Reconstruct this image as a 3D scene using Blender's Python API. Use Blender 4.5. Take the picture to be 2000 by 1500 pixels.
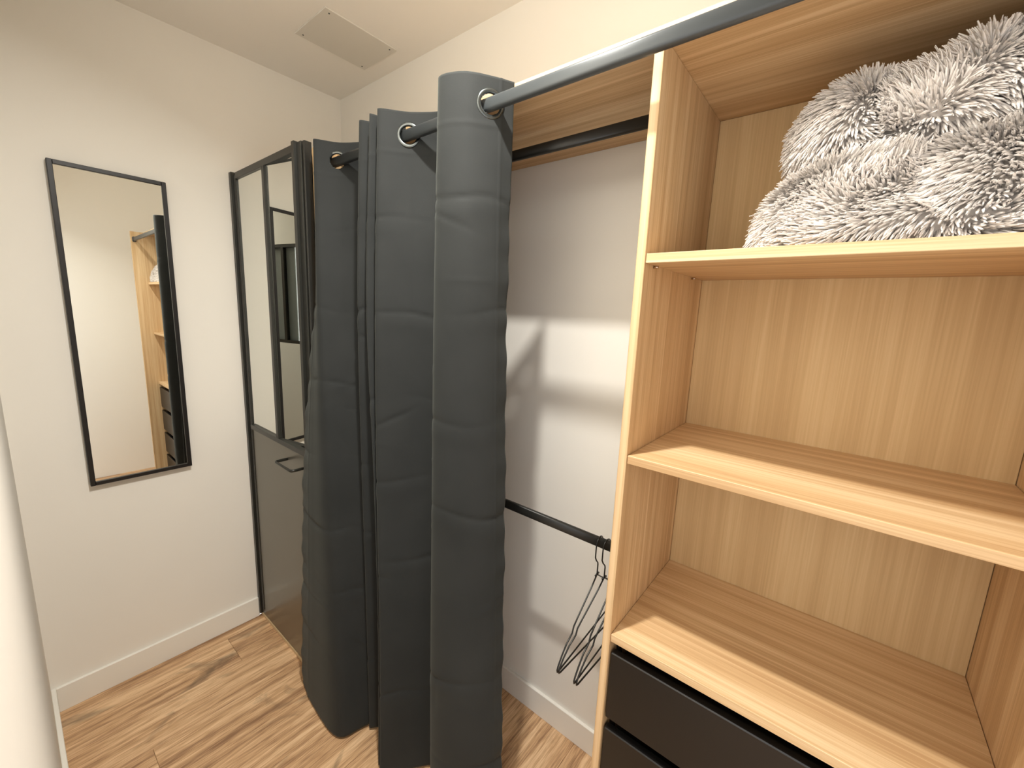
import bpy, bmesh, math, random
import numpy as np
from mathutils import Vector, Matrix

for o in list(bpy.data.objects):
    bpy.data.objects.remove(o)
SC = bpy.context.scene
COL = SC.collection
rnd = random.Random(7)

# ------------------------------------------------------------------ camera
cam = bpy.data.cameras.new('camera')
camo = bpy.data.objects.new('camera', cam)
COL.objects.link(camo)
RV = Vector((0.63112208, -0.77457496, 0.04145532))
UV = Vector((0.10561521, 0.13875516, 0.98467885))
FV = Vector((0.76845972, 0.61707425, -0.16937835))
camo.matrix_world = Matrix(((RV.x, UV.x, -FV.x, 0.0), (RV.y, UV.y, -FV.y, 0.0), (RV.z, UV.z, -FV.z, 1.5), (0, 0, 0, 1)))
cam.sensor_width = 36.0
cam.lens = 809.27 / 2000 * 36.0
cam.clip_start = 0.005
SC.camera = camo

# ------------------------------------------------------------------ world: even fill light standing in for the room beyond the doorway
w = bpy.data.worlds.new('world')
SC.world = w
w.use_nodes = True
w.node_tree.nodes['Background'].inputs['Color'].default_value = (0.98, 0.98, 0.98, 1)
w.node_tree.nodes['Background'].inputs['Strength'].default_value = 2.1
SC.view_settings.view_transform = 'Standard'
SC.view_settings.look = 'None'
SC.view_settings.gamma = 1.0
SC.view_settings.use_curve_mapping = False
SC.view_settings.exposure = 0.0
LAMP_POS = (0.376, 0.480, 2.462)
LAMP_POWER = 24.0
LAMP_SIZE = 0.05
LAMP_COL = (1.0, 0.97, 0.90)
LAMP_TILT = math.radians(7)   # swivelling spot, turned towards the far wall
LAMP_SPREAD = math.radians(150)

# room dimensions (metres)
XR, YF, ZC = 1.148, 2.048, 2.467      # closet-side wall, far wall, ceiling
XL, YB = -0.018, -0.64                # left wall, back wall
YEO = -0.289                          # outer face of the wardrobe end panel
HB = 0.098                            # baseboard height

# ------------------------------------------------------------------ materials
def srgb(r, g, b):
    f = lambda c: (c / 255 / 12.92) if c / 255 <= 0.04045 else ((c / 255 + 0.055) / 1.055) ** 2.4
    return (f(r), f(g), f(b), 1.0)

def new_mat(name):
    m = bpy.data.materials.new(name)
    m.use_nodes = True
    return m, m.node_tree.nodes, m.node_tree.links, m.node_tree.nodes['Principled BSDF']

def plain(name, col, rough=0.5, metal=0.0, bump=0.0, bscale=300.0, var=0.0, vscale=4.0, spec=0.5):
    m, N, L, B = new_mat(name)
    B.inputs['Roughness'].default_value = rough
    B.inputs['Metallic'].default_value = metal
    B.inputs['Specular IOR Level'].default_value = spec
    tc = N.new('ShaderNodeTexCoord')
    nz = N.new('ShaderNodeTexNoise')
    nz.inputs['Scale'].default_value = vscale
    nz.inputs['Detail'].default_value = 4
    L.new(tc.outputs['Object'], nz.inputs['Vector'])
    rp = N.new('ShaderNodeValToRGB')
    a, b = 1 - var, 1 + var
    rp.color_ramp.elements[0].position = 0.3
    rp.color_ramp.elements[1].position = 0.7
    rp.color_ramp.elements[0].color = (col[0] * a, col[1] * a, col[2] * a, 1)
    rp.color_ramp.elements[1].color = (min(1, col[0] * b), min(1, col[1] * b), min(1, col[2] * b), 1)
    L.new(nz.outputs['Fac'], rp.inputs['Fac'])
    L.new(rp.outputs['Color'], B.inputs['Base Color'])
    if bump:
        n2 = N.new('ShaderNodeTexNoise')
        n2.inputs['Scale'].default_value = bscale
        n2.inputs['Detail'].default_value = 3
        L.new(tc.outputs['Object'], n2.inputs['Vector'])
        bp = N.new('ShaderNodeBump')
        bp.inputs['Strength'].default_value = bump
        bp.inputs['Distance'].default_value = 0.001
        L.new(n2.outputs['Fac'], bp.inputs['Height'])
        L.new(bp.outputs['Normal'], B.inputs['Normal'])
    return m

def wood(name, axis, dark, mid, light, across=60.0, along=0.8, rough=0.45, lines=0.5, knots=None, fine=0.35):
    """streaky grain running along one object axis"""
    m, N, L, B = new_mat(name)
    B.inputs['Roughness'].default_value = rough
    B.inputs['Specular IOR Level'].default_value = 0.35
    tc = N.new('ShaderNodeTexCoord')
    oi = N.new('ShaderNodeObjectInfo')
    off = N.new('ShaderNodeVectorMath'); off.operation = 'SCALE'
    cmb = N.new('ShaderNodeCombineXYZ')
    mul = N.new('ShaderNodeMath'); mul.operation = 'MULTIPLY'; mul.inputs[1].default_value = 17.3
    L.new(oi.outputs['Random'], mul.inputs[0])
    for k in ('X', 'Y', 'Z'):
        L.new(mul.outputs[0], cmb.inputs[k])
    add = N.new('ShaderNodeVectorMath'); add.operation = 'ADD'
    L.new(tc.outputs['Object'], add.inputs[0]); L.new(cmb.outputs[0], add.inputs[1])
    def streak(ac, al, detail, dist=0.0, rg=0.55):
        mp = N.new('ShaderNodeMapping')
        s = [ac, ac, ac]; s['XYZ'.index(axis)] = al
        mp.inputs['Scale'].default_value = s
        L.new(add.outputs[0], mp.inputs['Vector'])
        nz = N.new('ShaderNodeTexNoise')
        nz.inputs['Scale'].default_value = 1.0
        nz.inputs['Detail'].default_value = detail
        nz.inputs['Roughness'].default_value = rg
        nz.inputs['Distortion'].default_value = dist
        L.new(mp.outputs[0], nz.inputs['Vector'])
        return nz
    n1 = streak(across, along, 6, 0.25)
    n2 = streak(across * 0.22, along * 0.5, 3, 0.8)
    n3 = streak(across * 7, along * 8, 2)
    mx = N.new('ShaderNodeMix'); mx.data_type = 'FLOAT'; mx.inputs[0].default_value = 0.45
    L.new(n1.outputs['Fac'], mx.inputs[2]); L.new(n2.outputs['Fac'], mx.inputs[3])
    mx2 = N.new('ShaderNodeMix'); mx2.data_type = 'FLOAT'; mx2.inputs[0].default_value = fine * 0.6
    L.new(mx.outputs[0], mx2.inputs[2]); L.new(n3.outputs['Fac'], mx2.inputs[3])
    rp = N.new('ShaderNodeValToRGB')
    e = rp.color_ramp.elements
    e[0].position, e[0].color = 0.40, dark
    e[1].position, e[1].color = 0.60, light
    k = e.new(0.5); k.color = mid
    L.new(mx2.outputs[0], rp.inputs['Fac'])
    last = rp.outputs['Color']
    if lines:
        n4 = streak(across * 0.33, along * 0.08, 1)
        r4 = N.new('ShaderNodeValToRGB')
        r4.color_ramp.elements[0].position = 0.500; r4.color_ramp.elements[0].color = (0, 0, 0, 1)
        r4.color_ramp.elements[1].position = 0.52; r4.color_ramp.elements[1].color = (0, 0, 0, 1)
        q = r4.color_ramp.elements.new(0.51); q.color = (lines, lines, lines, 1)
        L.new(n4.outputs['Fac'], r4.inputs['Fac'])
        mc = N.new('ShaderNodeMix'); mc.data_type = 'RGBA'
        L.new(r4.outputs['Color'], mc.inputs[0])
        L.new(last, mc.inputs[6]); mc.inputs[7].default_value = (min(1, light[0] * 1.12), min(1, light[1] * 1.12), min(1, light[2] * 1.15), 1)
        last = mc.outputs[2]
    if knots:
        n5 = streak(across * 0.16, along * 1.6, 4, 1.2)
        r5 = N.new('ShaderNodeValToRGB')
        r5.color_ramp.elements[0].position = 0.58; r5.color_ramp.elements[0].color = (0, 0, 0, 1)
        r5.color_ramp.elements[1].position = 0.74; r5.color_ramp.elements[1].color = (0.8, 0.8, 0.8, 1)
        L.new(n5.outputs['Fac'], r5.inputs['Fac'])
        mc = N.new('ShaderNodeMix'); mc.data_type = 'RGBA'
        L.new(r5.outputs['Color'], mc.inputs[0])
        L.new(last, mc.inputs[6]); mc.inputs[7].default_value = knots
        last = mc.outputs[2]
    L.new(last, B.inputs['Base Color'])
    bp = N.new('ShaderNodeBump')
    bp.inputs['Strength'].default_value = 0.12; bp.inputs['Distance'].default_value = 0.0006
    L.new(mx2.outputs[0], bp.inputs['Height']); L.new(bp.outputs['Normal'], B.inputs['Normal'])
    return m

M = {}
M['wall'] = plain('wall_paint', srgb(243, 239, 231), 0.9, bump=0.10, bscale=260, var=0.008, spec=0.2)
M['ceil'] = plain('ceiling_paint', srgb(247, 243, 236), 0.9, bump=0.06, bscale=200, var=0.008, spec=0.2)
M['base'] = plain('baseboard_white', srgb(243, 240, 232), 0.45, var=0.005)
OAK = (srgb(188, 152, 110), srgb(208, 175, 132), srgb(226, 198, 158))
for ax in 'XYZ':
    M['oak' + ax] = wood('oak_' + ax.lower(), ax, *OAK)
M['oakback'] = wood('oak_back_board', 'Z', srgb(198, 166, 120), srgb(208, 177, 130), srgb(217, 188, 142), across=40, along=0.5, rough=0.7, lines=0.2, fine=0.45)
M['plank'] = wood('floor_plank', 'X', srgb(148, 112, 82), srgb(204, 164, 123), srgb(236, 201, 160), across=40, along=1.9, rough=0.42, lines=0.25, knots=srgb(112, 92, 72), fine=0.5)
M['subfloor'] = plain('floor_joint', srgb(70, 46, 28), 0.8)
M['black'] = plain('black_lacquer', srgb(15, 13, 12), 0.38, var=0.02, bump=0.03, bscale=500)
M['frameblk'] = plain('mirror_frame_black', srgb(16, 13, 13), 0.42, var=0.02)
M['profile'] = plain('dark_metal_profile', srgb(46, 46, 42), 0.36, metal=0.2, var=0.02)
M['panel'] = plain('door_lower_panel', srgb(116, 113, 104), 0.30, metal=0.55, var=0.02)
M['rodgrey'] = plain('grey_rod', srgb(66, 70, 72), 0.36, metal=0.1, var=0.01)
M['rail'] = plain('black_rail', srgb(38, 38, 36), 0.35, metal=0.2, var=0.01)
M['wire'] = plain('hanger_wire_black', srgb(28, 26, 24), 0.28, metal=0.2)
M['steel'] = plain('steel', srgb(190, 170, 150), 0.25, metal=1.0)
M['ring'] = plain('grommet_metal', srgb(92, 96, 96), 0.25, metal=0.9)
M['chip'] = plain('beige_plinth', srgb(214, 190, 152), 0.6, var=0.03, vscale=60)
M['hatch'] = plain('hatch_paint', srgb(224, 220, 211), 0.75, var=0.01, spec=0.2)
M['backing_panel'] = plain('grey_backing_panel', srgb(214, 222, 220), 0.7)
M['white'] = plain('lamp_ring_white', srgb(240, 240, 236), 0.4)

def mirror_mat():
    m, N, L, B = new_mat('mirror_glass')
    B.inputs['Metallic'].default_value = 1.0
    B.inputs['Roughness'].default_value = 0.0
    tc = N.new('ShaderNodeTexCoord')
    nz = N.new('ShaderNodeTexNoise'); nz.inputs['Scale'].default_value = 2
    L.new(tc.outputs['Object'], nz.inputs['Vector'])
    rp = N.new('ShaderNodeValToRGB')
    rp.color_ramp.elements[0].color = (0.76, 0.77, 0.73, 1)
    rp.color_ramp.elements[1].color = (0.78, 0.79, 0.75, 1)
    L.new(nz.outputs['Fac'], rp.inputs['Fac']); L.new(rp.outputs['Color'], B.inputs['Base Color'])
    return m
M['mirror'] = mirror_mat()

def fabric_mat():
    m, N, L, B = new_mat('curtain_fabric')
    B.inputs['Roughness'].default_value = 0.78
    B.inputs['Specular IOR Level'].default_value = 0.25
    B.inputs['Sheen Weight'].default_value = 0.12
    B.inputs['Sheen Roughness'].default_value = 0.45
    B.inputs['Sheen Tint'].default_value = (0.75, 0.8, 0.72, 1)
    tc = N.new('ShaderNodeTexCoord')
    nz = N.new('ShaderNodeTexNoise'); nz.inputs['Scale'].default_value = 7; nz.inputs['Detail'].default_value = 5
    L.new(tc.outputs['Object'], nz.inputs['Vector'])
    rp = N.new('ShaderNodeValToRGB')
    rp.color_ramp.elements[0].position = 0.3; rp.color_ramp.elements[1].position = 0.7
    rp.color_ramp.elements[0].color = srgb(38, 40, 40); rp.color_ramp.elements[1].color = srgb(44, 46, 46)
    L.new(nz.outputs['Fac'], rp.inputs['Fac']); L.new(rp.outputs['Color'], B.inputs['Base Color'])
    mp = N.new('ShaderNodeMapping'); mp.inputs['Scale'].default_value = (260, 260, 1400)
    L.new(tc.outputs['Object'], mp.inputs['Vector'])
    n2 = N.new('ShaderNodeTexNoise'); n2.inputs['Scale'].default_value = 1; n2.inputs['Detail'].default_value = 2
    L.new(mp.outputs[0], n2.inputs['Vector'])
    bp = N.new('ShaderNodeBump'); bp.inputs['Strength'].default_value = 0.18; bp.inputs['Distance'].default_value = 0.0006
    L.new(n2.outputs['Fac'], bp.inputs['Height']); L.new(bp.outputs['Normal'], B.inputs['Normal'])
    return m
M['fabric'] = fabric_mat()
M['fleece'] = plain('fleece_backing', srgb(232, 222, 212), 0.95, var=0.05, vscale=12)
def pile_mat():
    m, N, L, B = new_mat('fleece_pile')
    B.inputs['Roughness'].default_value = 0.75
    B.inputs['Sheen Weight'].default_value = 0.3
    B.inputs['Specular IOR Level'].default_value = 0.2
    tc = N.new('ShaderNodeTexCoord')
    nz = N.new('ShaderNodeTexNoise'); nz.inputs['Scale'].default_value = 45; nz.inputs['Detail'].default_value = 3
    L.new(tc.outputs['Object'], nz.inputs['Vector'])
    rp = N.new('ShaderNodeValToRGB')
    rp.color_ramp.elements[0].position = 0.3; rp.color_ramp.elements[1].position = 0.7
    rp.color_ramp.elements[0].color = srgb(243, 234, 226); rp.color_ramp.elements[1].color = srgb(252, 246, 240)
    L.new(nz.outputs['Fac'], rp.inputs['Fac']); L.new(rp.outputs['Color'], B.inputs['Base Color'])
    return m
M['pile'] = pile_mat()
def emit_mat(col, s):
    m, N, L, B = new_mat('lamp_lens')
    B.inputs['Emission Color'].default_value = (*col, 1)
    B.inputs['Emission Strength'].default_value = s
    return m
M['lens'] = emit_mat(LAMP_COL, 6.0)
def glass_mat():
    m, N, L, B = new_mat('window_glass')
    B.inputs['Transmission Weight'].default_value = 1.0
    B.inputs['Roughness'].default_value = 0.0
    B.inputs['IOR'].default_value = 1.02
    return m
M['glass'] = glass_mat()

# ------------------------------------------------------------------ helpers
def link(name, me, mat, parent=None, loc=None):
    o = bpy.data.objects.new(name, me)
    COL.objects.link(o)
    if mat is not None:
        me.materials.clear(); me.materials.append(mat)
    if loc is not None:
        o.location = loc
    if parent is not None:
        o.parent = parent
    return o

def finish(bm, name, smooth=False):
    me = bpy.data.meshes.new(name)
    bm.normal_update()
    bm.to_mesh(me); bm.free()
    if smooth:
        for p in me.polygons: p.use_smooth = True
    return me

def add_box(bm, a, b, bev=0.0, seg=1):
    cx = [(a[i] + b[i]) / 2 for i in range(3)]
    sz = [abs(b[i] - a[i]) for i in range(3)]
    r = bmesh.ops.create_cube(bm, size=1.0)
    vs = r['verts']
    for v in vs:
        v.co = Vector((cx[0] + v.co.x * sz[0], cx[1] + v.co.y * sz[1], cx[2] + v.co.z * sz[2]))
    if bev:
        es = list({e for v in vs for e in v.link_edges})
        bmesh.ops.bevel(bm, geom=es, offset=bev, segments=seg, affect='EDGES', profile=0.5)

def box(name, a, b, mat, parent=None, bev=0.0, seg=1):
    """box given by world corners; origin at its centre (parents sit at the world origin frame)"""
    c = Vector([(a[i] + b[i]) / 2 for i in range(3)])
    bm = bmesh.new()
    add_box(bm, Vector(a) - c, Vector(b) - c, bev, seg)
    base = parent_loc(parent)
    return link(name, finish(bm, name), mat, parent, c - base)

def parent_loc(p):
    v = Vector((0, 0, 0))
    while p is not None:
        v += p.location; p = p.parent
    return v

def tag(o, label=None, cat=None, group=None, kind=None):
    if label: o['label'] = label
    if cat: o['category'] = cat
    if group: o['group'] = group
    if kind: o['kind'] = kind
    return o

def empty(name, loc, label, cat, group=None):
    o = bpy.data.objects.new(name, None)
    COL.objects.link(o); o.location = loc
    o.empty_display_size = 0.05
    return tag(o, label, cat, group)

def sweep(bm, pts, rx, ry=None, n=12, cap=True, up=Vector((0, 0, 1)), closed=False):
    """tube with elliptical section along a polyline"""
    ry = ry or rx
    pts = [Vector(p) for p in pts]
    rings = []
    prev = None
    m = len(pts)
    for i, p in enumerate(pts):
        if closed:
            t = (pts[(i + 1) % m] - pts[i - 1]).normalized()
        else:
            t = (pts[min(i + 1, m - 1)] - pts[max(i - 1, 0)]).normalized()
        if prev is None:
            s = t.cross(up)
            if s.length < 1e-4: s = t.cross(Vector((1, 0, 0)))
        else:
            s = prev - t * prev.dot(t)
        s.normalize(); prev = s
        u = s.cross(t).normalized()
        rings.append([bm.verts.new(p + s * (rx * math.cos(2 * math.pi * k / n)) + u * (ry * math.sin(2 * math.pi * k / n))) for k in range(n)])
    for i in range(m if closed else m - 1):
        a, b = rings[i], rings[(i + 1) % m]
        for k in range(n):
            bm.faces.new((a[k], a[(k + 1) % n], b[(k + 1) % n], b[k]))
    if cap and not closed:
        bm.faces.new(list(reversed(rings[0]))); bm.faces.new(rings[-1])

# ------------------------------------------------------------------ room shell
T = 0.1
def structure(name, boxes, mat, label=None, cat=None, bev=0):
    bm = bmesh.new()
    for a, b in boxes: add_box(bm, a, b, bev)
    o = link(name, finish(bm, name), mat)
    return tag(o, label, cat, kind='structure')

XO = -1.3   # outer edge of the modelled strip beyond the doorway
structure('wall_far', [((XL - T, YF, 0), (XR + T, YF + T, ZC + T))], M['wall'])
structure('wall_right', [((XR, YB - T, 0), (XR + T, YF, ZC + T))], M['wall'])
structure('wall_back', [((XL - T, YB - T, 0), (XR, YB, ZC + T))], M['wall'])
structure('ceiling', [((XL, YB, ZC), (XR, YF, ZC + T))], M['ceil'])
DOOR_Y = 0.20
WY0, WY1, WZ0, WZ1 = 1.26, 1.60, 1.255, 1.85
structure('wall_left', [
    ((XL - T, WY1, 0), (XL, YF, ZC + T)),
    ((XL - T, DOOR_Y, 0), (XL, WY0, ZC + T)),
    ((XL - T, WY0, 0), (XL, WY1, WZ0)),
    ((XL - T, WY0, WZ1), (XL, WY1, ZC + T)),
    ((XL - T, YB, 2.04), (XL, DOOR_Y, ZC + T)),
], M['wall'])
# interior glazed window in the left wall
win = structure('window_1', [
    ((XL - .022, WY0, WZ0), (XL - .002, WY0 + .018, WZ1)), ((XL - .022, WY1 - .018, WZ0), (XL - .002, WY1, WZ1)),
    ((XL - .022, WY0 + .018, WZ0), (XL - .002, WY1 - .018, WZ0 + .018)), ((XL - .022, WY0 + .018, WZ1 - .018), (XL - .002, WY1 - .018, WZ1)),
    ((XL - .022, 1.430, WZ0 + .018), (XL - .002, 1.452, WZ1 - .018))], M['profile'])
for y0, y1 in ((WY0 + .018, 1.430), (1.452, WY1 - .018)):
    box('pane', (XL - .014, y0, WZ0 + .018), (XL - .011, y1, WZ1 - .018), M['glass'], win)

box('backing_panel', (XL - .034, WY0 + .002, WZ0 + .002), (XL - .028, 1.522, WZ1 - .002), M['backing_panel'], win)  # added panel behind the glass, masks the bright outside except one strip
# floor: dark base with single planks on top, running parallel to the far wall
fl = structure('floor', [((XO, YB - T, -0.06), (XR, YF, -0.006))], M['subfloor'])
pw, pl = 0.178, 1.22
plank_cache = {}
y = YF - 0.062 - 2 * 0  # first row is a ripped strip against the far wall
rows = [(YF - 0.062, YF - 0.002)]
yy = YF - 0.0625
while yy > YB:
    rows.append((max(yy - pw, YB), yy - 0.0006)); yy -= pw
ends = [0.9, 0.505, 1.02, 0.18, 0.74, 0.33, 0.95]
def plank(x0, x1, y0, y1):
    key = (round(x1 - x0, 4), round(y1 - y0, 4))
    if key not in plank_cache:
        bm = bmesh.new()
        add_box(bm, (-key[0] / 2, -key[1] / 2, -0.003), (key[0] / 2, key[1] / 2, 0.003), 0.0009)
        plank_cache[key] = finish(bm, 'plank')
    link('plank', plank_cache[key], M['plank'], fl, ((x0 + x1) / 2, (y0 + y1) / 2, -0.003))
for i, (y0, y1) in enumerate(rows):
    e = ends[i % len(ends)]
    xs = [XO]
    x = e - 3 * pl
    while x < XR:
        if x > XO + .05 and x < XR - .03: xs.append(x)
        x += pl
    xs.append(XR)
    if YF > 0:
        for a, b in zip(xs[:-1], xs[1:]):
            plank(a + 0.0003, b - 0.0003, y0, y1)

# baseboards
BT = 0.012
structure('baseboard_far', [((XL + BT, YF - BT, 0), (0.655, YF, HB))], M['base'], bev=0.0015)
structure('baseboard_left', [((XL, DOOR_Y, 0), (XL + BT, YF, HB))], M['base'], bev=0.0015)
structure('baseboard_right', [((XR - BT, 0.33, 0), (XR, 1.378, HB))], M['base'], bev=0.0015)

# ------------------------------------------------------------------ ceiling hatch
h = empty('ceiling_hatch', (0.93, 1.60, ZC), 'flat off-white access hatch panel screwed to the ceiling', 'hatch')
box('cover', (0.79, 1.487, ZC - 0.004), (1.07, 1.712, ZC), M['hatch'], h, 0.001)
for sx, sy in ((0.812, 1.505), (1.048, 1.505), (0.812, 1.694), (1.048, 1.694)):
    bm = bmesh.new()
    bmesh.ops.create_cone(bm, cap_ends=True, segments=12, radius1=0.0022, radius2=0.003, depth=0.0016)
    link('screw', finish(bm, 'screw'), M['rodgrey'], h, Vector((sx, sy, ZC - 0.0048)) - h.location)

# ------------------------------------------------------------------ recessed downlight
dl = empty('ceiling_downlight', LAMP_POS, 'round white recessed ceiling downlight above the dressing room floor', 'light')
bm = bmesh.new()
sweep(bm, [(0.041 * math.cos(a), 0.041 * math.sin(a), 0.002) for a in [2 * math.pi * k / 32 for k in range(32)]], 0.007, 0.003, 8, closed=True)
link('trim_ring', finish(bm, 'trim_ring', True), M['white'], dl)
bm = bmesh.new()
bmesh.ops.create_cone(bm, cap_ends=True, segments=32, radius1=0.036, radius2=0.036, depth=0.002)
link('lens', finish(bm, 'lens'), M['lens'], dl, (0, 0, 0.004))
ld = bpy.data.lights.new('downlight_lamp', 'AREA')
ld.shape = 'DISK'; ld.size = LAMP_SIZE; ld.energy = LAMP_POWER; ld.color = LAMP_COL; ld.spread = LAMP_SPREAD
lo = bpy.data.objects.new('downlight_lamp', ld); COL.objects.link(lo)
lo.parent = dl; lo.location = (0, 0, -0.004); lo.rotation_euler = (LAMP_TILT, math.radians(15), 0)

# ------------------------------------------------------------------ wall mirror
wm = empty('wall_mirror', (0.2965, YF, 0.827), 'tall narrow mirror in a thin black frame hung on the far wall', 'mirror')
MX0, MX1, MZ0, MZ1 = 0.149, 0.444, 0.827, 1.917
fd, fw = 0.026, 0.0135
bm = bmesh.new()
for a, b in (((MX0, YF - fd, MZ0), (MX0 + fw, YF, MZ1)), ((MX1 - fw, YF - fd, MZ0), (MX1, YF, MZ1)),
             ((MX0 + fw, YF - fd, MZ0), (MX1 - fw, YF, MZ0 + fw)), ((MX0 + fw, YF - fd, MZ1 - fw), (MX1 - fw, YF, MZ1))):
    add_box(bm, Vector(a) - wm.location, Vector(b) - wm.location, 0.0012)
link('frame', finish(bm, 'frame'), M['frameblk'], wm)
g = box('mirror_glass', (MX0 + fw - .001, YF - fd + 0.006, MZ0 + fw - .001), (MX1 - fw + .001, YF - fd + 0.010, MZ1 - fw + .001), M['mirror'], wm)
g.rotation_euler = (0, 0, -0.0039)
tag(g, 'clear silvered mirror glass')

# ------------------------------------------------------------------ cupboard with the mirrored door
DX = 0.655      # front plane of the door profiles
DY0, DY1, DZ0, DZ1 = 1.430, YF - 0.003, 0.018, 2.012
cb = empty('mirror_door_cupboard', (0.9, 1.74, 0), 'built-in cupboard with dark framed door of mirror panes over grey panel', 'cupboard')
box('top_panel', (DX + .032, 1.404, 1.966), (XR, DY1, 1.984), M['oakY'], cb, 0.0008)
box('plinth', (DX + .010, 1.404, 0.0), (DX + .030, DY1, 0.016), M['chip'], cb, 0.0008)
# frame of the door (mesh) carries its own pieces
fb = bmesh.new()
dc = Vector((DX + .012, (DY0 + DY1) / 2, 1.0))
def fbx(a, b, bev=0.0012): add_box(fb, Vector(a) - dc, Vector(b) - dc, bev)
# wall-side stile: stepped profile
fbx((DX, DY1 - .022, DZ0), (DX + .030, DY1, DZ1)); fbx((DX + .008, DY1 - .050, DZ0 + .03), (DX + .026, DY1 - .0225, DZ1 - .012))
# near stile with a raised lip and a groove
fbx((DX, DY0 + .030, DZ0), (DX + .030, DY0 + .048, DZ1)); fbx((DX + .009, DY0, DZ0), (DX + .028, DY0 + .030, DZ1 - .004))
# top and middle rails
fbx((DX + .006, DY0 + .048, DZ1 - .030), (DX + .026, DY1 - .050, DZ1 - .006))
fbx((DX + .002, DY0 + .048, 0.948), (DX + .026, DY1 - .050, 0.968))
door = link('door', finish(fb, 'door'), M['profile'], cb, dc - cb.location)
tag(door, 'dark metal framed door')
def dbox(name, a, b, mat, bev=0.0008): return box(name, a, b, mat, door, bev)
dbox('mullion', (DX + .008, 1.706, 0.968), (DX + .024, 1.742, DZ1 - .030), M['profile'])
dbox('mullion_lip', (DX + .002, 1.706, 0.968), (DX + .008, 1.716, DZ1 - .030), M['profile'])
p1 = dbox('pane', (DX + .013, 1.742, 0.968), (DX + .017, DY1 - .050, DZ1 - .030), M['mirror'], 0)
# the near pane sits slightly turned in its rebate
bm = bmesh.new()
pwid = 1.706 - (DY0 + .048)
add_box(bm, (0, -pwid, -(DZ1 - .030 - 0.968) / 2), (0.004, 0, (DZ1 - .030 - 0.968) / 2))
p2 = link('pane', finish(bm, 'pane'), M['mirror'], door, Vector((DX + .010, 1.706, (DZ1 - .030 + 0.968) / 2)) - parent_loc(door))
p2.rotation_euler = (0, 0, math.radians(6.2))
tag(p1, 'mirror pane'); tag(p2, 'mirror pane')
dbox('lower_panel', (DX + .011, DY0 + .048, DZ0 + .004), (DX + .023, DY1 - .0225, 0.948), M['panel'])
bm = bmesh.new()
hx, hz = DX + .011, 0.895
hp = [(hx, 1.655, hz)]
def arc(cx, cy, r, a0, a1, n=5): return [(cx + r * math.cos(a0 + (a1 - a0) * k / n), cy + r * math.sin(a0 + (a1 - a0) * k / n), hz) for k in range(n + 1)]
hr = 0.012; hout = 0.046
hp += arc(hx - hout + hr, 1.655 - hr + .0, hr, math.pi / 2, math.pi)
hp += arc(hx - hout + hr, 1.515 + hr, hr, math.pi, 1.5 * math.pi)
hp += [(hx, 1.515, hz)]
sweep(bm, [Vector(q) - Vector((hx, 1.585, hz)) for q in hp], 0.0042, 0.0055, 10)
hd = link('handle', finish(bm, 'handle', True), M['profile'], door, Vector((hx, 1.585, hz)) - parent_loc(door))
# fixed profile between door and wardrobe
fb = bmesh.new()
add_box(fb, (-.012, -.012, -.99), (.012, -.002, .992), 0.0012); add_box(fb, (-.002, -.002, -.99), (.012, .012, .990), 0.0012)
link('side_profile', finish(fb, 'side_profile'), M['rail'], cb, Vector((DX + .020, 1.4165, 1.012)) - cb.location)

# ------------------------------------------------------------------ open wardrobe
XP = 0.760
ZT0, ZT1 = 1.969, 1.988
wd = empty('open_wardrobe', (0.95, 0.55, 0), 'light oak open wardrobe with shelves and black drawers along the right wall', 'wardrobe')
def wbox(name, a, b, mat, bev=0.0008): return box(name, a, b, mat, wd, bev)
YP0, YP1 = 0.311, 0.328
YE = -0.27
wbox('top_panel', (XP, YE, ZT0), (XR - .001, 1.384, ZT1), M['oakY'])
wbox('side_panel', (0.686, 1.385, 0.0), (XR - .001, 1.402, ZT1), M['oakZ'])
wbox('side_panel', (0.686, YEO, 0.0), (XR - .001, YE - .0005, ZT1), M['oakZ'])
wbox('partition_panel', (XP, YP0, 0.0), (XR - .001, YP1, ZT0 - .0005), M['oakZ'])
wbox('back_panel', (XR - .012, YE + .0005, 0.03), (XR - .004, YP0 - .0005, ZT0 - .0005), M['oakback'])
for z0, z1 in ((1.600, 1.617), (1.213, 1.230), (0.810, 0.828)):
    wbox('shelf', (XP + .003, YE + .0005, z0), (XR - .0125, YP0 - .0005, z1), M['oakY'])
for z in (1.600, 1.213):
    for x in (XP + .045, XR - .10):
        bm = bmesh.new()
        bmesh.ops.create_cone(bm, cap_ends=True, segments=10, radius1=0.0026, radius2=0.0022, depth=0.009, matrix=Matrix.Rotation(math.pi / 2, 4, 'X'))
        link('shelf_pin', finish(bm, 'shelf_pin', True), M['steel'], wd, Vector((x, YP0 - .005, z - .0030)) - wd.location)
# drawers: black fronts with a finger gap above each
zt = 0.783
for k in range(4):
    z1 = zt - k * 0.191; z0 = z1 - 0.164
    d = wbox('drawer', (XP + .005, YE + .003, z0), (XP + .023, YP0 - .003, z1), M['black'], 0.002)
    box('drawer_box', (XP + .0235, YE + .014, z0 + .012), (XR - .05, YP0 - .014, z1 - .035), M['black'], d, 0.001)
box_c = wbox('drawer_carcass', (XP + .040, YE + .001, 0.001), (XP + .046, YE + .012, 0.808), M['black'], 0)
wbox('drawer_carcass', (XP + .040, YP0 - .012, 0.001), (XP + .046, YP0 - .001, 0.808), M['black'], 0)
wbox('plinth', (XP + .030, YE + .001, 0.0), (XP + .045, YP0 - .001, 0.040), M['black'], 0)

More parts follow.
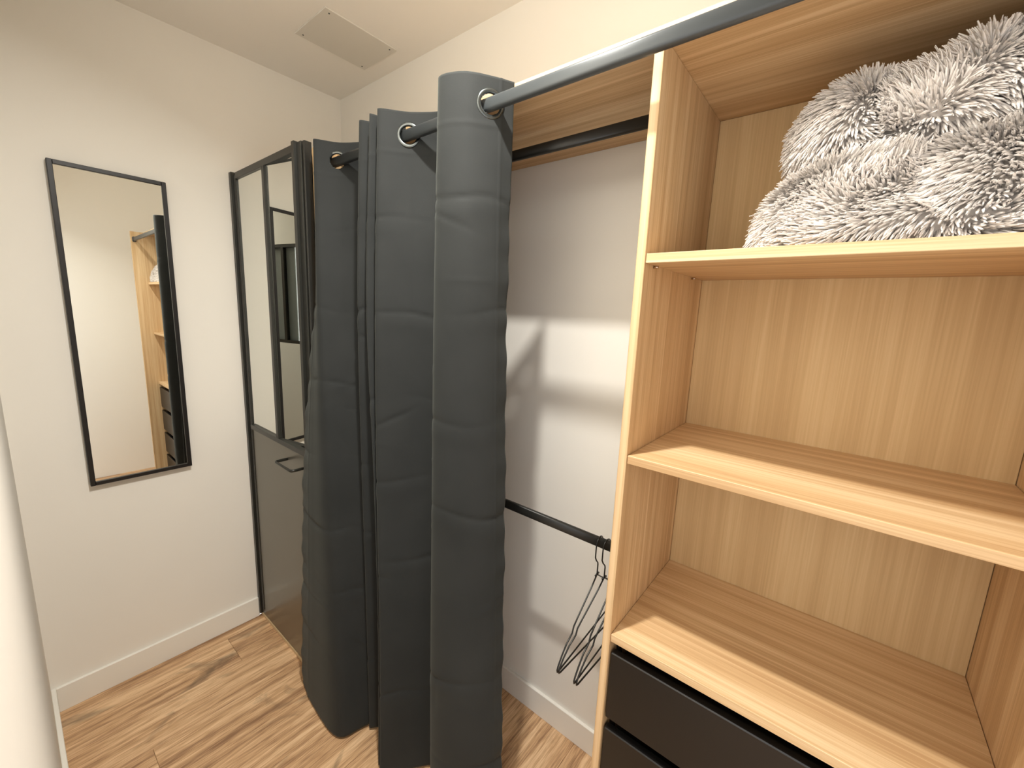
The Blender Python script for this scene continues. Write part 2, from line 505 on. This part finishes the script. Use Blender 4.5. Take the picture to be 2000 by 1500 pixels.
# ------------------------------------------------------------------ rails
def rail(name, x, z, y0, y1, rx, rz, mat, label, cat):
    c = Vector((x, (y0 + y1) / 2, z))
    e = empty(name, c, label, cat)
    bm = bmesh.new()
    n = 20
    prof = []
    for k in range(n):
        a = 2 * math.pi * k / n
        ca, sa = math.cos(a), math.sin(a)
        ex = 0.55
        prof.append((rx * math.copysign(abs(ca) ** ex, ca), rz * math.copysign(abs(sa) ** ex, sa)))
    rings = [[bm.verts.new((px, yv - c.y, pz)) for px, pz in prof] for yv in (y0 + .003, y1 - .003)]
    for k in range(n):
        bm.faces.new((rings[0][k], rings[0][(k + 1) % n], rings[1][(k + 1) % n], rings[1][k]))
    bm.faces.new(list(reversed(rings[0]))); bm.faces.new(rings[1])
    link('tube', finish(bm, 'tube', True), mat, e)
    for yv, s in ((y0, 1), (y1, -1)):
        bm = bmesh.new()
        rr = [[bm.verts.new((px * f * 1.0, (yv + s * d) - c.y, pz * f)) for px, pz in prof] for f, d in ((1.45, 0.0), (1.45, 0.003), (1.18, 0.004), (1.18, 0.012))]
        for a, b in zip(rr[:-1], rr[1:]):
            for k in range(n):
                bm.faces.new((a[k], a[(k + 1) % n], b[(k + 1) % n], b[k]))
        bm.faces.new(list(reversed(rr[0]))); bm.faces.new(rr[-1])
        bmesh.ops.recalc_face_normals(bm, faces=bm.faces)
        link('end_bracket', finish(bm, 'end_bracket'), mat, e)
    return e
RX, RZ = 0.706, 1.931
rail('curtain_rod', RX, RZ, YE, 1.385, 0.0085, 0.0135, M['rodgrey'], 'grey oval rod carrying the curtain across the wardrobe front', 'rod')
rail('clothes_rail', 0.95, 1.926, YP1, 1.385, 0.0075, 0.0135, M['rail'], 'black clothes rail just under the oak top panel', 'rail')
LRZ = 0.909
rail('clothes_rail', 0.95, LRZ, YP1, 1.385, 0.0075, 0.0135, M['rail'], 'black clothes rail at mid height carrying the wire hangers', 'rail')

# ------------------------------------------------------------------ curtain
ct = empty('curtain', (RX, 1.0, 0.01), 'charcoal blackout curtain with metal eyelets drawn along the rod', 'curtain')
LV = [
 (1.985, [(.752,.632),(.712,.652),(.660,.692),(.645,.75),(.705,.795),(.750,.85),(.712,.93),(.652,.988),(.712,1.0),(.748,1.004),(.712,1.013),(.655,1.028),(.712,1.042),(.748,1.046),(.712,1.056),(.662,1.086),(.712,1.12),(.750,1.18),(.712,1.277),(.652,1.321),(.690,1.343),(.735,1.365)]),
 (1.50, [(.755,.631),(.712,.640),(.660,.682),(.642,.754),(.705,.800),(.760,.86),(.712,.93),(.645,.999),(.700,1.016),(.745,1.022),(.700,1.036),(.655,1.057),(.700,1.072),(.745,1.080),(.710,1.100),(.670,1.127),(.710,1.150),(.750,1.190),(.700,1.255),(.640,1.304),(.650,1.340),(.662,1.369)]),
 (1.00, [(.755,.612),(.712,.622),(.658,.672),(.640,.752),(.705,.800),(.765,.86),(.712,.93),(.640,.997),(.690,1.008),(.735,1.014),(.690,1.020),(.650,1.026),(.690,1.050),(.745,1.080),(.715,1.110),(.680,1.141),(.705,1.152),(.735,1.175),(.690,1.225),(.630,1.269),(.628,1.360),(.640,1.443)]),
 (0.50, [(.755,.596),(.712,.606),(.656,.660),(.640,.751),(.705,.800),(.765,.86),(.705,.925),(.630,.977),(.680,.990),(.730,.996),(.690,1.000),(.645,1.007),(.690,1.040),(.745,1.080),(.720,1.110),(.685,1.139),(.705,1.148),(.725,1.160),(.680,1.200),(.620,1.235),(.615,1.365),(.630,1.484)]),
 (0.012, [(.755,.573),(.712,.584),(.654,.645),(.640,.745),(.705,.800),(.765,.86),(.700,.925),(.626,.981),(.680,.992),(.730,.997),(.690,1.002),(.640,1.009),(.690,1.040),(.745,1.080),(.725,1.110),(.690,1.143),(.700,1.146),(.715,1.150),(.670,1.165),(.604,1.190),(.598,1.370),(.617,1.505)]),
]
def catmull(P, n):
    P = np.array(P, float)
    Q = np.vstack([2 * P[0] - P[1], P, 2 * P[-1] - P[-2]])
    out = []
    for i in range(len(P) - 1):
        p0, p1, p2, p3 = Q[i], Q[i + 1], Q[i + 2], Q[i + 3]
        # centripetal knots
        k = [0.0]
        for a, b in ((p0, p1), (p1, p2), (p2, p3)):
            k.append(k[-1] + max(1e-4, np.linalg.norm(b - a)) ** 0.5)
        for t in np.linspace(k[1], k[2], n, endpoint=False):
            A1 = (k[1]-t)/(k[1]-k[0])*p0 + (t-k[0])/(k[1]-k[0])*p1
            A2 = (k[2]-t)/(k[2]-k[1])*p1 + (t-k[1])/(k[2]-k[1])*p2
            A3 = (k[3]-t)/(k[3]-k[2])*p2 + (t-k[2])/(k[3]-k[2])*p3
            B1 = (k[2]-t)/(k[2]-k[0])*A1 + (t-k[0])/(k[2]-k[0])*A2
            B2 = (k[3]-t)/(k[3]-k[1])*A2 + (t-k[1])/(k[3]-k[1])*A3
            out.append((k[2]-t)/(k[2]-k[1])*B1 + (t-k[1])/(k[2]-k[1])*B2)
    out.append(P[-1])
    return np.array(out)
SUB = 22
levels = [(z, catmull(P, SUB)) for z, P in LV]
zs_l = np.array([z for z, _ in levels])
# arc length resampling of the columns on the top level
top = levels[0][1]
seg = np.r_[0, np.cumsum(np.linalg.norm(np.diff(top, axis=0), axis=1))]
NC = 380
ss = np.linspace(0, seg[-1], NC)
par = np.interp(ss, seg, np.arange(len(top)))
cols = []
for z, c in levels:
    ix = np.arange(len(c))
    cols.append(np.c_[np.interp(par, ix, c[:, 0]), np.interp(par, ix, c[:, 1])])
cols = np.array(cols)          # level, column, xy
rows_z = np.r_[np.arange(1.985, 1.880, -0.0045), np.arange(1.878, 0.03, -0.0062), [0.03, 0.02, 0.012]]
def pchip_w(z):
    # smooth weights between the level heights (catmull in z)
    i = int(np.clip(np.searchsorted(-zs_l, -z) - 1, 0, len(zs_l) - 2))
    t = (zs_l[i] - z) / (zs_l[i] - zs_l[i + 1])
    wts = np.zeros(len(zs_l))
    t2, t3 = t * t, t * t * t
    h = (2*t3 - 3*t2 + 1, t3 - 2*t2 + t, -2*t3 + 3*t2, t3 - t2)
    wts[i] += h[0]; wts[i + 1] += h[2]
    for j, hh in ((i, h[1]), (i + 1, h[3])):
        a, b = max(j - 1, 0), min(j + 1, len(zs_l) - 1)
        sc = (zs_l[i] - zs_l[i + 1]) / (zs_l[a] - zs_l[b])
        wts[b] += hh * sc; wts[a] -= hh * sc
    return wts
rng = np.random.default_rng(3)
grid = np.zeros((len(rows_z), NC, 3))
for r, z in enumerate(rows_z):
    wv = pchip_w(z)
    xy = np.tensordot(wv, cols, axes=(0, 0))
    grid[r, :, :2] = xy; grid[r, :, 2] = z
# creases from packaging: sharp horizontal folds at intervals plus soft wrinkles, displaced along the normal
dT = np.gradient(grid[:, :, :2], axis=1)
nrm = np.stack([dT[:, :, 1], -dT[:, :, 0]], -1)
nrm /= (np.linalg.norm(nrm, axis=-1, keepdims=True) + 1e-9)
disp = np.zeros(grid.shape[:2])
Zg = grid[:, :, 2]; Sg = np.broadcast_to(ss, Zg.shape)
fold_z = [1.735, 1.49, 1.245, 1.01, 0.77, 0.54, 0.30]
for i, fz in enumerate(fold_z):
    wob = 0.010 * np.sin(Sg * 9 + i * 1.7) + 0.006 * np.sin(Sg * 31 + i)
    d = Zg - fz - wob
    amp = 0.0030 * (0.55 + 0.45 * np.sin(Sg * 14 + i * 2.3)) 
    disp += amp * np.exp(-np.abs(d) / 0.0045) - 0.4 * amp * np.exp(-((d + .03) / 0.02) ** 2)
for k in range(60):
    s0, z0 = rng.uniform(0, ss[-1]), rng.uniform(0.05, 1.8)
    ang = rng.normal(0, 0.5); L_ = rng.uniform(0.02, 0.07); W_ = rng.uniform(0.004, 0.010)
    a = (Sg - s0) * math.cos(ang) + (Zg - z0) * math.sin(ang)
    b = -(Sg - s0) * math.sin(ang) + (Zg - z0) * math.cos(ang)
    disp += rng.normal(0, 0.0011) * np.exp(-(a / L_) ** 2 - (b / W_) ** 2)
# free hems are more crumpled
for s_end in (0.0, ss[-1]):
    m_ = np.exp(-np.abs(Sg - s_end) / 0.022)
    disp += m_ * (0.0022 * np.sin(Zg * 26 + 1) + 0.0018 * np.sin(Zg * 71)) * np.clip((1.9 - Zg) / .2, 0, 1)
# stitched hem line near each side
disp -= 0.0016 * np.exp(-((Sg - 0.030) / 0.0025) ** 2) + 0.0016 * np.exp(-((Sg - ss[-1] + 0.030) / 0.0025) ** 2)
# stitched header line
disp -= 0.0010 * np.exp(-((Zg - 1.889) / 0.004) ** 2)
grid[:, :, :2] += nrm * disp[..., None]
# eyelets: where the cloth crosses the rod
cross_idx = []
xt = cols[0][:, 0] - RX
for j in range(NC - 1):
    if xt[j] == 0 or xt[j] * xt[j + 1] < 0: cross_idx.append(j)
HOLE = 0.0225
idx = np.arange(len(rows_z) * NC).reshape(len(rows_z), NC)
quads = np.stack([idx[:-1, :-1], idx[1:, :-1], idx[1:, 1:], idx[:-1, 1:]], -1).reshape(-1, 4)
cs = 0.25 * (ss[:-1] + ss[1:]) * 2
cz = 0.5 * (rows_z[:-1] + rows_z[1:])
keep = np.ones((len(rows_z) - 1, NC - 1), bool)
for j in cross_idx:
    s0 = 0.5 * (ss[j] + ss[j + 1])
    keep &= ((cs[None, :] - s0) ** 2 + (cz[:, None] - RZ) ** 2) > HOLE ** 2
quads = quads[keep.reshape(-1)]
V = grid.reshape(-1, 3) - np.array(ct.location)
used = np.unique(quads); remap = -np.ones(len(V), int); remap[used] = np.arange(len(used))
me = bpy.data.meshes.new('fabric')
me.from_pydata(V[used].tolist(), [], remap[quads].tolist())
for p in me.polygons: p.use_smooth = True
fab = link('fabric', me, M['fabric'], ct)
md = fab.modifiers.new('thickness', 'SOLIDIFY'); md.thickness = 0.0016; md.offset = 0
def ring_mesh():
    bm = bmesh.new()
    n = 36
    prof = [(.0215, -.0032), (.0212, 0), (.0215, .0032), (.0240, .0042), (.0285, .0038), (.0305, .0022), (.0305, -.0022), (.0285, -.0038), (.0240, -.0042)]
    R = [[bm.verts.new((rr * math.cos(2 * math.pi * k / n), rr * math.sin(2 * math.pi * k / n), zz)) for rr, zz in prof] for k in range(n)]
    for k in range(n):
        a, b = R[k], R[(k + 1) % n]
        for i in range(len(prof)):
            bm.faces.new((a[i], b[i], b[(i + 1) % len(prof)], a[(i + 1) % len(prof)]))
    bmesh.ops.recalc_face_normals(bm, faces=bm.faces)
    return finish(bm, 'eyelet', True)
rm = ring_mesh()
for j in cross_idx:
    c = 0.5 * (cols[0][j] + cols[0][j + 1])
    a, b = max(j - 5, 0), min(j + 6, NC - 1)
    t = cols[0][b] - cols[0][a]; t /= np.linalg.norm(t)
    n = Vector((t[1], -t[0], 0))
    o = link('eyelet', rm, M['ring'], ct)
    mt = Matrix((Vector((t[0], t[1], 0)), Vector((0, 0, 1)), n)).transposed().to_4x4()
    mt.translation = Vector((c[0], c[1], RZ)) - ct.location
    o.matrix_local = mt

# ------------------------------------------------------------------ wire hangers
def hanger_mesh():
    r = 0.0021
    bm = bmesh.new()     # body: shoulders with notches and bottom bar, in local XZ, neck at origin
    half = [(0, 0), (0.028, -.022), (0.10, -.070), (0.118, -.083), (0.124, -.098), (0.136, -.104), (0.150, -.110), (0.172, -.130), (0.186, -.147), (0.190, -.155), (0.189, -.161), (0.183, -.163)]
    loop = [(x, z) for x, z in half] + [(-x, z) for x, z in reversed(half[1:])]
    sweep(bm, [(x, 0, z) for x, z in loop], r, r, 8, closed=True, up=Vector((0, 1, 0)))
    body = finish(bm, 'wire_frame', True)
    bm = bmesh.new()     # hook
    pts = [(0, 0, -.002), (0, 0, .030), (-.002, 0, .036), (-.012, 0, .046), (-.0195, 0, .058)]
    R_ = 0.0195
    for k in range(1, 13):
        a = math.pi - k * math.pi * 1.02 / 12
        pts.append((R_ * math.cos(a), 0, .090 + (0.024 if False else 0) + R_ * math.sin(a)))
    pts.insert(5, (-.0195, 0, .078))
    sweep(bm, pts, 0.0019, 0.0019, 8, up=Vector((0, 1, 0)))
    hook = finish(bm, 'hook', True)
    bm = bmesh.new()
    sweep(bm, [(-.010, 0, 0), (.010, 0, 0)], 0.0026, 0.0026, 8)
    collar = finish(bm, 'collar', True)
    return body, hook, collar
hb_, hh_, hc_ = hanger_mesh()
HZ = LRZ + 0.0135 + 0.0019 - (0.090 + 0.0195)
labels = ['black wire hanger on the mid rail, farthest from the oak partition', 'black wire hanger second from the far end of the mid rail group',
          'black wire hanger third on the mid rail, hook hidden by the partition', 'black wire hanger on the mid rail, closest to the oak partition']
for k, (yv, rz) in enumerate(((0.441, 2.0), (0.420, -3.0), (0.393, 1.5), (0.373, -2.5))):
    e = empty('wire_hanger', (0.95, yv, HZ), labels[k], 'hanger', 'black wire hangers on the mid rail')
    e.rotation_euler = (0, 0, math.radians(rz))
    link('wire_frame', hb_, M['wire'], e); link('hook', hh_, M['wire'], e); link('collar', hc_, M['wire'], e)

# ------------------------------------------------------------------ fluffy blanket on the upper shelf
ZS = 1.617
lobes = [  # centre x,y,z ; radii
 ((0.905, 0.01, ZS + .042), (.105, .140, .100)),
 ((0.905, -0.14, ZS + .045), (.112, .160, .108)),
 ((0.985, -0.04, ZS + .060), (.130, .200, .080)),
 ((0.880, 0.085, ZS + .025), (.070, .062, .072)),
 ((0.850, -0.02, ZS + .020), (.060, .120, .055)),
 ((0.850, -0.17, ZS + .020), (.062, .120, .055)),
 ((0.960, 0.045, ZS + .190), (.085, .075, .085)),
 ((0.960, -0.06, ZS + .185), (.100, .110, .085)),
 ((0.960, -0.165, ZS + .205), (.110, .090, .095)),
 ((0.945, -0.10, ZS + .225), (.075, .055, .060)),
 ((1.010, -0.06, ZS + .12), (.110, .180, .11)),
]
bm = bmesh.new()
for c, rr in lobes:
    bmesh.ops.create_icosphere(bm, subdivisions=4, radius=1.0, matrix=Matrix.Translation(c) @ Matrix.Diagonal((*rr, 1)))
tmp = link('tmp_blanket', finish(bm, 'tmp'), M['fleece'])
rmm = tmp.modifiers.new('r', 'REMESH'); rmm.mode = 'VOXEL'; rmm.voxel_size = 0.007
sm = tmp.modifiers.new('s', 'SMOOTH'); sm.iterations = 6; sm.factor = 0.6
dg = bpy.context.evaluated_depsgraph_get()
bme = bpy.data.meshes.new_from_object(tmp.evaluated_get(dg))
bpy.data.objects.remove(tmp)
nv = len(bme.vertices)
co = np.zeros(nv * 3); bme.vertices.foreach_get('co', co); co = co.reshape(-1, 3)
co[:, 2] = np.maximum(co[:, 2], ZS + 0.002)
co[:, 0] = np.clip(co[:, 0], XP + .02, XR - .030)
co[:, 1] = np.maximum(co[:, 1], YE + .012)
org = np.array((0.95, -0.04, ZS))
bme.vertices.foreach_set('co', (co - org).ravel())
bme.update()
for p in bme.polygons: p.use_smooth = True
bme.name = 'blanket'
bl = link('fluffy_blanket', bme, M['fleece'], None, org)
tag(bl, 'folded long-pile greige fluffy blanket on the top oak shelf', 'blanket')
# pile: thousands of tapered tufts
bme.calc_loop_triangles()
tri = np.array([t.vertices[:] for t in bme.loop_triangles])
lc = co - org
A, B_, C_ = lc[tri[:, 0]], lc[tri[:, 1]], lc[tri[:, 2]]
fn = np.cross(B_ - A, C_ - A); ar = np.linalg.norm(fn, axis=1) + 1e-12
fn = fn / ar[:, None]
vis = np.where(((fn[:, 2] < -0.8) & (A[:, 2] < .004)) | (A[:, 0] + org[0] > XR - .05), 0.0, 1.0) * ar
NT = 26000
pick = rng.choice(len(tri), NT, p=vis / vis.sum())
u1, u2 = rng.random(NT), rng.random(NT)
sw = u1 + u2 > 1; u1[sw], u2[sw] = 1 - u1[sw], 1 - u2[sw]
base = A[pick] + (B_ - A)[pick] * u1[:, None] + (C_ - A)[pick] * u2[:, None]
vn = np.zeros(nv * 3); bme.vertices.foreach_get('normal', vn); vn = vn.reshape(-1, 3)
nn = (vn[tri[pick, 0]] + vn[tri[pick, 1]] + vn[tri[pick, 2]]) / 3
# swirling lie of the pile
def flow(p):
    f = np.stack([np.sin(p[:, 1] * 23 + 1.3) + .5 * np.sin(p[:, 2] * 41), np.sin(p[:, 2] * 27 + p[:, 1] * 12) + .5 * np.sin(p[:, 1] * 47 + 2), np.sin(p[:, 1] * 31 + p[:, 2] * 17 + 4)], -1)
    return f
lie = flow(base) * 0.55 + rng.normal(0, 0.14, (NT, 3)) + np.array([-0.1, 0.10, -0.55])
lie -= nn * (lie * nn).sum(1, keepdims=True)
d0 = nn * 1.0 + lie * 0.55; d0 /= np.linalg.norm(d0, axis=1, keepdims=True)
d1 = nn * 0.55 + lie * 1.0; d1 /= np.linalg.norm(d1, axis=1, keepdims=True)
Ln = rng.uniform(0.022, 0.038, NT)
rad = rng.uniform(0.0014, 0.0023, NT)
ring = []
tt = [0.0, 0.35, 0.7, 1.0]; rr = [0.75, 1.0, 0.95, 0.45]
ref = np.where(np.abs(d0[:, 2:3]) < 0.9, np.array([[0, 0, 1.0]]), np.array([[1.0, 0, 0]]))
s1 = np.cross(d0, ref); s1 /= np.linalg.norm(s1, axis=1, keepdims=True)
s2 = np.cross(s1, d0)
verts = []
for t, r_ in zip(tt, rr):
    cpt = base + (d0 * (t - t * t * 0.5)[..., None] if False else d0 * (t - 0.5 * t * t)) * Ln[:, None] + d1 * (0.5 * t * t) * Ln[:, None]
    for k in range(3):
        a = 2 * math.pi * k / 3
        verts.append(cpt + (s1 * math.cos(a) + s2 * math.sin(a)) * (rad * r_)[:, None])
PV = np.stack(verts, 1)                      # NT,12,3
wp = PV + org
PV[..., 2] = np.maximum(PV[..., 2], 0.0005)
PV[..., 0] = np.clip(PV[..., 0], XP + .001 - org[0], XR - .013 - org[0])
PV[..., 1] = np.maximum(PV[..., 1], YE + .001 - org[1])
PV[..., 2] = np.minimum(PV[..., 2], ZT0 - .001 - org[2])
fq = []
for i in range(3):
    for k in range(3):
        fq.append([i * 3 + k, i * 3 + (k + 1) % 3, (i + 1) * 3 + (k + 1) % 3, (i + 1) * 3 + k])
fq = np.array(fq)
allq = (fq[None] + (np.arange(NT) * 12)[:, None, None]).reshape(-1, 4)
pm = bpy.data.meshes.new('pile')
pm.vertices.add(NT * 12); pm.vertices.foreach_set('co', PV.reshape(-1))
pm.loops.add(len(allq) * 4); pm.loops.foreach_set('vertex_index', allq.ravel().astype(np.int32))
pm.polygons.add(len(allq)); pm.polygons.foreach_set('loop_start', (np.arange(len(allq)) * 4).astype(np.int32))
pm.polygons.foreach_set('use_smooth', np.ones(len(allq), bool))
pm.update(calc_edges=True); pm.validate()
po = link('pile', pm, M['pile'], bl)
tag(po, kind='stuff')
